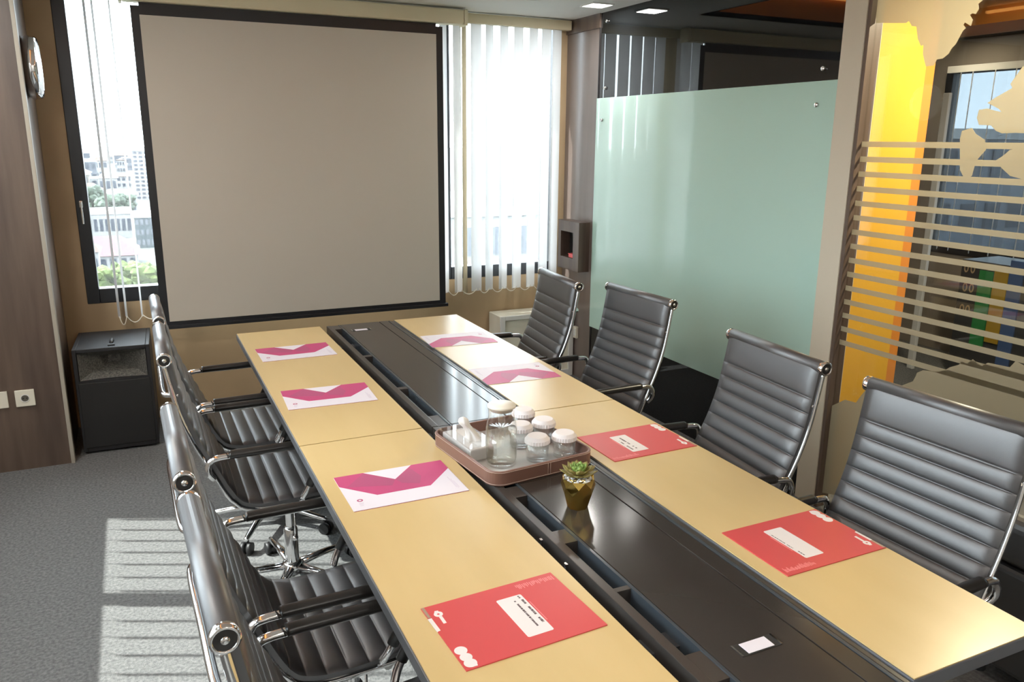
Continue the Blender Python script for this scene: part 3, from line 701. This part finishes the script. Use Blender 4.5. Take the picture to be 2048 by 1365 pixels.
folder('red folder nearest the camera on the left table top', (m1.x, m1.y, TT), R(-90+3.0), [(0.30, 0.70, 0.650, 0.018, 0.85), (0.29, 0.73, 0.597, 0.015, 0.95), (0.23, 0.27, 0.645, 0.014, 1.0)], (0.21, 0.842, 0.482, 0.671))
m2 = mid4([(1155, 876), (1308, 849), (1391, 891), (1235, 926)])
folder('red folder on the right table top beside the tray', (m2.x, m2.y, TT), R(90+1.0), [(0.27, 0.70, 0.612, 0.020, 0.8), (0.25, 0.60, 0.665, 0.016, 0.8)], (0.178, 0.79, 0.505, 0.70))
m3 = mid4([(1449, 1068), (1630, 1021), (1760, 1096), (1582, 1154)])
folder('red folder on the right table top nearest the camera', (m3.x, m3.y, TT), R(90+0.5), [(0.40, 0.72, 0.672, 0.008, 0.9), (0.24, 0.33, 0.668, 0.010, 0.9)], (0.188, 0.824, 0.506, 0.69))
def brochure(label, loc, rz, W=0.318, Hh=0.228):
    t = thing('brochure', label, 'brochure', loc, rz, BRO_G)
    P = lambda u, v: ((u-0.5)*W, (v-0.5)*Hh)
    boxobj('sheet', 'paper_white', t, -W/2, W/2, -Hh/2, Hh/2, 0, 0.0016)
    boxobj('inner_sheets', 'magenta_dark', t, -W/2+0.001, W/2-0.001, -Hh/2-0.0008, Hh/2-0.002, 0, 0.0007)
    flat_poly('ribbon_print', [P(*q) for q in ((0, 1), (0.262, 1.0), (0.489, 0.66), (0.714, 1.0), (1, 1), (1, 0.719), (0.733, 0.316), (0.258, 0.316), (0, 0.708))], 'magenta_print', t, 0.0016)
    flat_poly('ribbon_fold', [P(*q) for q in ((0.262, 0.985), (0.489, 0.655), (0.43, 0.50), (0.06, 0.66))], 'magenta_dark', t, 0.0018, 0.0002)
    flat_poly('ribbon_fold', [P(*q) for q in ((0.49, 0.655), (0.68, 0.93), (0.72, 0.62), (0.66, 0.42), (0.52, 0.52))], 'magenta_dark', t, 0.0018, 0.0002)
    x, y = P(0.097, 0.25); obj('ring_logo', ring_bm(x, y, 0.0042, 0.0080, 0.0016, 0.0003), 'magenta_dark', t)
    bm = newbm()
    for q in ((0.075, 0.115, 0.165, 0.180), (0.075, 0.110, 0.135, 0.146), (0.075, 0.105, 0.105, 0.115)):
        a, b = P(q[0], q[2]), P(q[1], q[3]); prism(bm, [a, (b[0], a[1]), b, (a[0], b[1])], 'z', 0.0016, 0.0018)
    for q in ((0.922, 0.928, 0.14, 0.47), (0.934, 0.939, 0.12, 0.40), (0.945, 0.950, 0.13, 0.33)):
        a, b = P(q[0], q[2]), P(q[1], q[3]); prism(bm, [a, (b[0], a[1]), b, (a[0], b[1])], 'z', 0.0016, 0.0018)
    obj('small_print', bm, 'faint_ink', t)
    return t
for lab, px, rz in (('white and magenta brochure on the left top nearest the tray', [(668, 958), (882, 922), (938, 980), (705, 1027)], 0),
                    ('white and magenta brochure on the left top, middle of the three', [(562, 783), (728, 766), (755, 801), (578, 822)], -2.5),
                    ('white and magenta brochure on the left top at the far end', [(512, 699), (655, 685), (670, 710), (525, 726)], 0.5),
                    ('white and magenta brochure on the right top at the far end', [(836, 673), (977, 665), (990, 683), (862, 697)], 180-4),
                    ('white and magenta brochure on the right top, nearer of the two', [(933, 740), (1085, 727), (1116, 751), (977, 772)], 180-3)):
    c = mid4(px); brochure(lab, (c.x, c.y, TT), R(rz))

# ------------------------------------------------------------------ tray and what stands on it
TRZ = R(6.0); TRC = Vector((0.580, -1.912, 0.7502))
tr = thing('serving_tray', 'brown leather tray with rounded corners in the table centre', 'tray', TRC, TRZ)
TW, TH = 0.350, 0.398
def rr_wall(bm, w_, h_, r, th, z0, z1, n=8):
    o = rrect(-w_/2, w_/2, -h_/2, h_/2, r, n); i = rrect(-w_/2+th, w_/2-th, -h_/2+th, h_/2-th, r-th, n); N = len(o)
    V = [[bm.verts.new((p[0], p[1], z)) for p in pl] for pl, z in ((o, z0), (o, z1-0.002), ([(a[0]*0.992, a[1]*0.992) for a in o], z1), ([(a[0]*1.008, a[1]*1.008) for a in i], z1), (i, z1-0.002), (i, z0+0.005))]
    for a, b in zip(V, V[1:]):
        for k in range(N): bm.faces.new([a[k], a[(k+1) % N], b[(k+1) % N], b[k]])
bm = newbm(); rr_wall(bm, TW, TH, 0.045, 0.008, 0.0, 0.042); obj('rim', bm, 'tray_leather', tr)
bm = newbm(); prism(bm, rrect(-TW/2+0.006, TW/2-0.006, -TH/2+0.006, TH/2-0.006, 0.04, 8), 'z', 0.0005, 0.006); obj('tray_base', bm, 'tray_lining', tr)
bm = newbm()
for zz, off in ((0.0385, 0.0006), (0.004, 0.0006)):
    o = rrect(-TW/2-off, TW/2+off, -TH/2-off, TH/2+off, 0.045, 8); tube(bm, [(p[0], p[1], zz) for p in o+[o[0]]], 0.0006, 5)
for sy in (-1, 1):
    for dx in (0.004, 0.012): tube(bm, [(dx, sy*(TH/2+0.0006), 0.004), (dx, sy*(TH/2+0.0006), 0.0385)], 0.0006, 5)
obj('stitching', bm, 'stitch', tr)
ZT = TRC.z+0.0062
# carafe
cf = thing('glass_carafe', 'clear glass water carafe with a cream lid on the tray', 'carafe', (0.512, -1.992, ZT))
bm = newbm(); lathe(bm, [(0, 0.0), (0.039, 0.0), (0.044, 0.004), (0.0455, 0.02), (0.0462, 0.085), (0.0455, 0.115), (0.0415, 0.135), (0.0375, 0.146), (0.0368, 0.155), (0.0385, 0.170), (0.0400, 0.176)], 40); obj('glass_body', bm, 'clear_glass', cf)
bm = newbm(); lathe(bm, [(0, 0.010), (0.040, 0.010), (0.0435, 0.018), (0.0445, 0.085), (0.0440, 0.112), (0, 0.112)], 40); obj('water', bm, 'water', cf)
bm = newbm(); lathe(bm, [(0.0, 0.166), (0.033, 0.166), (0.034, 0.176), (0.0410, 0.177), (0.0415, 0.181), (0.0400, 0.184), (0, 0.185)], 40); obj('lid', bm, 'lid_cream', cf)
bm = newbm(); lathe(bm, [(0, 0.076), (0.008, 0.078), (0.010, 0.088), (0.0105, 0.15)], 16); obj('infuser_tube', bm, 'clear_glass', cf)
# glasses
GL = [(0.622, -2.006, 'drinking glass with white paper cap nearest the camera on the tray'), (0.708, -2.014, 'drinking glass with white paper cap on the tray, next to the red folder'),
      (0.622, -1.893, 'drinking glass with white paper cap right behind the carafe'), (0.706, -1.884, 'drinking glass with white paper cap on the tray, middle of the right row'),
      (0.688, -1.775, 'drinking glass with white paper cap farthest back on the tray')]
g0 = None
for x, y, lab in GL:
    if g0 is None:
        g0 = thing('drinking_glass', lab, 'glass', (x, y, ZT), group='capped glasses on the tray')
        bm = newbm(); lathe(bm, [(0, 0.0), (0.028, 0.0), (0.0325, 0.003), (0.0335, 0.012), (0.0342, 0.066), (0.0325, 0.066), (0.0318, 0.012), (0.024, 0.008), (0, 0.008)], 32); obj('tumbler', bm, 'clear_glass', g0)
        bm = newbm(); n = 56; rings = []
        for r, z, a in ((0.0, 0.0775, 0), (0.0275, 0.0775, 0), (0.0295, 0.0765, 0.0), (0.0358, 0.0680, 0.0), (0.0362, 0.0670, 0.0013), (0.0368, 0.0560, 0.0018)):
            rings.append([bm.verts.new((0, 0, z))] if r == 0 else [bm.verts.new(((r+a*(k % 2))*math.cos(2*math.pi*k/n), (r+a*(k % 2))*math.sin(2*math.pi*k/n), z)) for k in range(n)])
        for a, b in zip(rings, rings[1:]):
            for k in range(n):
                k2 = (k+1) % n
                if len(a) == 1: bm.faces.new([a[0], b[k], b[k2]])
                else: bm.faces.new([a[k2], a[k], b[k], b[k2]])
        obj('paper_cap', bm, 'cap_paper', g0)
    else: dup(g0, (x, y, ZT), random.uniform(0, 1), lab, 'capped glasses on the tray')
# tissue box
tx = thing('tissue_box', 'clear acrylic box of paper tissues on the tray', 'tissue box', (0.462, -1.853, ZT), TRZ)
a_, b_ = 0.046, 0.098
bm = newbm()
for q in ((-a_, a_, -b_, -b_+0.003, 0, 0.046), (-a_, a_, b_-0.003, b_, 0, 0.046), (-a_, -a_+0.003, -b_+0.003, b_-0.003, 0, 0.046), (a_-0.003, a_, -b_+0.003, b_-0.003, 0, 0.046)): bx(bm, *q)
obj('acrylic_wall', bm, 'acrylic', tx)
bm = newbm()
for q in ((-a_, -0.016, -b_, b_, 0.046, 0.049), (0.016, a_, -b_, b_, 0.046, 0.049), (-0.016, 0.016, -b_, -0.06, 0.046, 0.049), (-0.016, 0.016, 0.06, b_, 0.046, 0.049)): bx(bm, *q)
obj('acrylic_lid', bm, 'acrylic', tx)
boxobj('tissue_stack', 'tissue', tx, -a_+0.006, a_-0.006, -b_+0.006, b_-0.006, 0.001, 0.038, bev=0.004)
bm = newbm(); M_ = 30; G = []
prof = [(0.030, 0.036, 0.012, 0.0), (0.044, 0.028, 0.011, 0.0), (0.056, 0.0215, 0.008, 0.004), (0.067, 0.0165, 0.003, 0.008), (0.076, 0.0150, -0.003, 0.012), (0.084, 0.0175, -0.008, 0.015), (0.092, 0.0195, -0.011, 0.017), (0.100, 0.0170, -0.012, 0.018), (0.105, 0.0105, -0.012, 0.018), (0.107, 0.002, -0.012, 0.018)]
for j, (z, rad, ox, oy) in enumerate(prof):
    row = []
    for k in range(M_):
        a = 2*math.pi*k/M_; f_ = max(0.0, 1-j/6)
        r_ = rad*(1+(0.10+0.22*f_)*math.sin(4*a+j*0.5)+(0.05+0.10*f_)*math.sin(9*a-j*0.8))
        row.append(bm.verts.new((ox+0.75*r_*math.cos(a), oy-0.014+r_*math.sin(a), z)))
    G.append(row)
for r0, r1 in zip(G, G[1:]):
    for k in range(M_): f = bm.faces.new([r0[k], r0[(k+1) % M_], r1[(k+1) % M_], r1[k]]); f.smooth = True
bm.faces.new(G[-1]); obj('pulled_tissue', bm, 'tissue', tx)

# ------------------------------------------------------------------ succulent in a gold pot
PS = 1.16
pt = thing('potted_succulent', 'small succulent in a faceted gold pot on the black centre panel', 'potted plant', (0.586, -2.312, 0.7486))
bm = newbm(); n = 8; rings = []
for r, z, off in ((0.0265, 0.0, 0.0), (0.0385, 0.042, 0.5), (0.0450, 0.064, 0.0), (0.0435, 0.083, 0.5)):
    rings.append([bm.verts.new((r*math.cos(2*math.pi*(k+off)/n+0.3), r*math.sin(2*math.pi*(k+off)/n+0.3), z)) for k in range(n)])
for i, (a, b) in enumerate(zip(rings, rings[1:])):
    for k in range(n):
        k2 = (k+1) % n
        if i % 2 == 0: bm.faces.new([a[k], a[k2], b[k]]); bm.faces.new([a[k2], b[k2], b[k]])
        else: bm.faces.new([a[k], a[k2], b[k2]]); bm.faces.new([a[k], b[k2], b[k]])
bm.faces.new(rings[0][::-1])
top_in = [bm.verts.new((v.co.x*0.9, v.co.y*0.9, 0.079)) for v in rings[-1]]; bot_in = [bm.verts.new((v.co.x*0.85, v.co.y*0.85, 0.068)) for v in rings[-1]]
for a, b in ((rings[-1], top_in), (top_in, bot_in)):
    for k in range(n): bm.faces.new([a[k], a[(k+1) % n], b[(k+1) % n], b[k]])
bm.faces.new(bot_in); obj('gold_pot', bm, 'gold', pt)
bm = newbm()
for k in range(70):
    a = random.uniform(0, 6.28); r = 0.036*math.sqrt(random.random()); t_ = bmesh.new(); bmesh.ops.create_icosphere(t_, subdivisions=1, radius=random.uniform(0.003, 0.0048))
    bmesh.ops.translate(t_, vec=(r*math.cos(a), r*math.sin(a), 0.076+random.uniform(0, 0.006)), verts=t_.verts); merge(bm, t_)
o = obj('white_gravel', bm, 'gravel_white', pt); o['kind'] = 'stuff'
def leaf_mesh(L, W, m_):
    bm = newbm(); rows = []
    for j in range(7):
        t_ = j/6; w_ = W*math.sin(math.pi*min(1, 0.12+t_*0.88)**0.9)**0.8 if t_ < 1 else 0.0006
        z = 0.35*L*t_*t_; rows.append([bm.verts.new((L*t_, -w_, z+0.25*w_)), bm.verts.new((L*t_, 0, z-0.10*w_-0.0012)), bm.verts.new((L*t_, w_, z+0.25*w_)), bm.verts.new((L*t_, 0, z+0.0016))])
    for a, b in zip(rows, rows[1:]):
        for k in range(4): f = bm.faces.new([a[k], a[(k+1) % 4], b[(k+1) % 4], b[k]]); f.smooth = True
    bm.faces.new(rows[0]); bm.faces.new(rows[-1])
    return bm
lm = {}
for ring_, (cnt, L, W, tilt, z, m_) in enumerate(((9, 0.047, 0.0165, 4, 0.086, 'leaf_brown'), (8, 0.039, 0.0160, 20, 0.089, 'leaf_brown'), (7, 0.030, 0.0140, 36, 0.092, 'leaf_green'), (6, 0.023, 0.0110, 52, 0.094, 'leaf_green'), (5, 0.017, 0.0080, 70, 0.096, 'leaf_green'))):
    for k in range(cnt):
        if ring_ not in lm: o = obj('leaf', leaf_mesh(L, W, m_), m_, pt); lm[ring_] = o.data
        else: o = bpy.data.objects.new('leaf', lm[ring_]); COL.objects.link(o); o.parent = pt
        a = 2*math.pi*k/cnt+0.4*ring_; o.location = (0.004*math.cos(a), 0.004*math.sin(a), z); o.rotation_euler = (0, -R(tilt), a)

# ------------------------------------------------------------------ neighbouring room behind the glass
bm = newbm(); bx(bm, XR+0.02, X2+0.2, YB-0.2, YF+0.2, ZC, ZC+0.05); struct(obj('ceiling_neighbour', bm, 'dark_ceiling'))
bm = newbm(); bx(bm, XR+0.05, X2+0.2, YF, YF+0.16, 0, ZC+0.05); struct(obj('wall_far_neighbour', bm, 'grey_paint'))
bm = newbm(); bx(bm, XR+0.05, 2.938, -1.305, -1.22, 0, ZC); yw = struct(obj('wall_yellow', bm, 'yellow_paint'), 'bright yellow wall end behind the frosted glass')
bm = newbm(); bx(bm, 2.938, 3.003, -1.300, -1.235, 0, ZC); obj('orange_edge', bm, 'orange_paint', yw)
NY1, NZ0, NZ1 = 0.62, 0.80, 2.27
bm = newbm()
bx(bm, X2, X2+0.16, NY1, YF, 0, ZC+0.05); bx(bm, X2, X2+0.16, YB-0.2, -3.2, 0, ZC+0.05); bx(bm, X2, X2+0.16, -3.2, NY1, 0, NZ0); bx(bm, X2, X2+0.16, -3.2, NY1, NZ1, ZC+0.05)
struct(obj('wall_right_neighbour', bm, 'grey_paint'))
window('window_6', 'x', -3.2, NY1, NZ0, NZ1, X2-0.01, X2+0.07, 0.06, 'dimming_glass', 'window of the room behind the partition, tinted to dim its view', mull=(-0.45, -1.6))
bm = newbm(); bx(bm, 3.84, 4.25, -4.5, 0.9, 2.30, ZC); struct(obj('trim_3', bm, 'orange_wood'), 'orange wooden ceiling beam in the room behind')
nv = thing('vertical_blind', 'pale vertical slats at the window of the room behind', 'blind', (X2-0.08, 0, 0))
boxobj('head_rail', 'white_plastic', nv, -0.02, 0.02, -2.9, 0.55, 2.21, 2.26)
for y in (0.44, 0.34, 0.16, 0.0, -0.2): slat_mesh(0.085, 0.84, 2.21, 'slat_fabric', nv, 0, 35, y=y)
tag(boxobj('banner_pole', 'pale_wall', None, 4.87, 4.90, 0.025, 0.075, 0, 2.02, bev=0.004), 'thin white upright pole in the room behind the glass', 'pole')
dc = thing('display_cabinet', 'dark cabinet with green, yellow and blue panels behind the glass', 'cabinet', (5.05, -0.75, 0))
boxobj('body', 'edge_black', dc, 0.0, 0.40, -0.75, 0.62, 0, 0.86, bev=0.004)
for nm, m_, y0, y1, z0, z1 in (('green_panel', 'binder_green', 0.37, 0.47, 0.25, 0.80), ('yellow_panel', 'binder_yellow', 0.26, 0.36, 0.30, 0.82), ('blue_panel', 'binder_blue', 0.16, 0.255, 0.15, 0.90)): boxobj(nm, m_, dc, -0.012, 0.0, y0, y1, z0, z1)
for i, (y, z) in enumerate(((0.57, 0.66), (0.52, 0.66), (0.57, 0.50), (0.525, 0.50), (0.53, 0.80), (0.58, 0.80))):
    bm = newbm()
    for k in range(16):
        a, b = 2*math.pi*k/16, 2*math.pi*(k+1)/16
        prism(bm, [(y+0.010*math.cos(a), z+0.022*math.sin(a)), (y+0.017*math.cos(a), z+0.034*math.sin(a)), (y+0.017*math.cos(b), z+0.034*math.sin(b)), (y+0.010*math.cos(b), z+0.022*math.sin(b))], 'x', -0.004, 0.0)
    obj('tan_mark', bm, 'tan_mark', dc)
for x, y, lab, p in ((3.05, -2.05, 'warm light added to brighten the yellow wall in the room behind', 58), (4.40, -0.75, 'warm square ceiling light beyond the orange beam', 4), (5.2, 0.30, 'warm square ceiling light by the window of the room behind', 3)):  # first light is added to brighten the yellow wall and the film
    downlight(x, y, lab, 'lamp_warm', p, s=0.10, col=(1.0, 0.86, 0.62))

# ------------------------------------------------------------------ city outside
GZ = -28.0
bm = newbm(); bx(bm, -1500, 1800, -300, 2500, GZ-1, GZ); struct(obj('ground', bm, 'city_ground'), 'hazy city ground far below')
def building(label, x0, x1, y0, y1, z1, m_, rows, cols, roof='flat', roofm='roof_white', wm='b_window', xside=False, name='city_building', zb=GZ, group=None):
    t = thing(name, label, 'building', ((x0+x1)/2, (y0+y1)/2, zb), group=group); w_, d_, h_ = (x1-x0)/2, (y1-y0)/2, z1-zb
    boxobj('walls', m_, t, -w_, w_, -d_, d_, 0, h_)
    if rows:
        me = None
        ww, wh = 2*w_/cols*0.6, h_/rows*0.5
        for r_ in range(rows):
            for c_ in range(cols):
                if me is None:
                    bm = newbm(); bx(bm, -ww/2, ww/2, -0.15, 0.05, -wh/2, wh/2); o = obj('window', bm, wm, t); me = o.data
                else: o = bpy.data.objects.new('window', me); COL.objects.link(o); o.parent = t
                o.location = (-w_+2*w_*(c_+0.5)/cols, -d_, h_*(r_+0.55)/rows)
        if xside:
            me = None; ww = 2*d_/cols*0.6
            for r_ in range(rows):
                for c_ in range(cols):
                    if me is None:
                        bm = newbm(); bx(bm, -0.15, 0.05, -ww/2, ww/2, -wh/2, wh/2); o = obj('window', bm, wm, t); me = o.data
                    else: o = bpy.data.objects.new('window', me); COL.objects.link(o); o.parent = t
                    o.location = (-w_, -d_+2*d_*(c_+0.5)/cols, h_*(r_+0.55)/rows)
    bm = newbm()
    if roof == 'flat': bx(bm, -w_-0.3, w_+0.3, -d_-0.3, d_+0.3, h_, h_+0.8)
    else:
        hr = roof; e = 0.6
        v = [bm.verts.new(p) for p in ((-w_-e, -d_-e, h_), (w_+e, -d_-e, h_), (w_+e, d_+e, h_), (-w_-e, d_+e, h_), (-w_*0.45, 0, h_+hr), (w_*0.45, 0, h_+hr))]
        for f in ((0, 1, 5, 4), (1, 2, 5), (2, 3, 4, 5), (3, 0, 4), (3, 2, 1, 0)): bm.faces.new([v[i] for i in f])
    obj('roof', bm, roofm, t)
    return t
def pxb(label, xa, xb, ytop, Y, m_, rows, cols, depth=12, **k):
    a, b = on_y(xa, ytop, Y), on_y(xb, ytop, Y)
    return building(label, a.x, b.x, Y, Y+depth, a.z, m_, rows, cols, **k)
pxb('white residential tower at the right edge of the left window view', 263, 372, 302, 420, 'b_white', 12, 10, depth=20)
pxb('low teal grey building beside the red roof outside', 268, 345, 436, 235, 'b_teal', 3, 8, depth=14, wm='b_grey')
pxb('long white roofed hall behind the red roof', 172, 262, 430, 262, 'b_white', 1, 8, depth=16)
rr_ = on_y(168, 470, 205); r2_ = on_y(282, 478, 205)
building('house with a broad red hipped roof outside the left window', rr_.x-1.5, r2_.x-1.0, 196, 212, -24.6, 'b_white', 1, 6, roof=3.6, roofm='roof_red')
pxb('small house with a brown roof in front of the red roof', 150, 196, 506, 178, 'b_white', 1, 3, depth=7, roof=1.8, roofm='roof_tile')
names = ['white', 'cream', 'grey']
for i in range(34):
    Y = 345+i*19+random.uniform(-4, 4); px = random.uniform(120, 320); h = random.uniform(5, 13)
    p = on_y(px, 330, Y); w_ = random.uniform(5, 13); m_ = random.choice(['b_white', 'b_white', 'b_cream', 'b_grey'])
    building('distant low %s house in the hazy town on the horizon' % {'b_white': 'white', 'b_cream': 'cream', 'b_grey': 'grey'}[m_], p.x-w_/2, p.x+w_/2, Y, Y+8, GZ+h, m_, 2, 3, roof=random.choice([2.0, 2.5, 'flat']), roofm=random.choice(['roof_tile', 'roof_white', 'roof_white']), group='hazy far houses')
# big pale block seen between the blind slats
pxb('big white office block seen between the blind slats', 840, 1330, 437, 70, 'b_white', 4, 9, depth=25, wm='b_grey')
# towers behind the tinted window
for i, (x, y, w_, h, m_, lab) in enumerate(((60, 40, 10, 30, 'b_blue', 'blue glazed block outside the tinted window'), (75, 24, 14, 24, 'b_white', 'white block outside the tinted window'), (90, 55, 16, 22, 'b_grey', 'grey block outside the tinted window'), (55, 18, 8, 20, 'b_cream', 'cream block outside the tinted window'), (110, 30, 20, 27, 'b_teal', 'dark teal block outside the tinted window'))):
    building(lab, x, x+12, y, y+w_, GZ+h, m_, 7, 4, xside=True, wm='b_blue' if m_ == 'b_white' else 'b_window')
def tree(label, x, y, h, rad, m_, n=46, cat='tree'):
    t = thing('city_tree', label, cat, (x, y, GZ))
    bm = newbm(); tube(bm, [(0, 0, 0), (0.1, 0, h*0.35), (0, 0.1, h*0.7)], [rad*0.09, rad*0.07, rad*0.03], 8); obj('trunk', bm, 'bark', t)
    bm = newbm()
    for k in range(n):
        s = bmesh.new(); bmesh.ops.create_icosphere(s, subdivisions=2, radius=rad*random.uniform(0.16, 0.34))
        a = random.uniform(0, 6.28); r_ = rad*random.uniform(0, 0.75); off = Vector((r_*math.cos(a), r_*math.sin(a), h*random.uniform(0.42, 0.90)))
        for v in s.verts: v.co = v.co*random.uniform(0.78, 1.2)+off
        merge(bm, s)
    obj('crown', bm, m_, t); return t
tl = [('bright green tree low in the left window, left one', 208, 552, 150, 7.6, 3.4, 'leaf_far'), ('bright green tree at the lower right of the left window', 298, 560, 144, 8.6, 3.6, 'leaf_far'),
      ('bright green tree between the two lower trees', 256, 566, 160, 7.2, 3.2, 'leaf_far'), ('darker small tree at the bottom of the left window view', 236, 590, 136, 4.4, 2.4, 'leaf_dark'),
      ('dense dark tree in the park beyond, left', 184, 432, 312, 13, 5.6, 'leaf_dark'), ('dense dark tree in the park beyond, middle', 222, 436, 292, 11, 5.2, 'leaf_dark'), ('dense dark tree in the park beyond, right', 252, 434, 324, 9.5, 4.2, 'leaf_dark')]
for lab, px, py, Y, h, rd, m_ in tl:
    p = on_y(px, py, Y); tree(lab, p.x, Y, h, rd, m_)
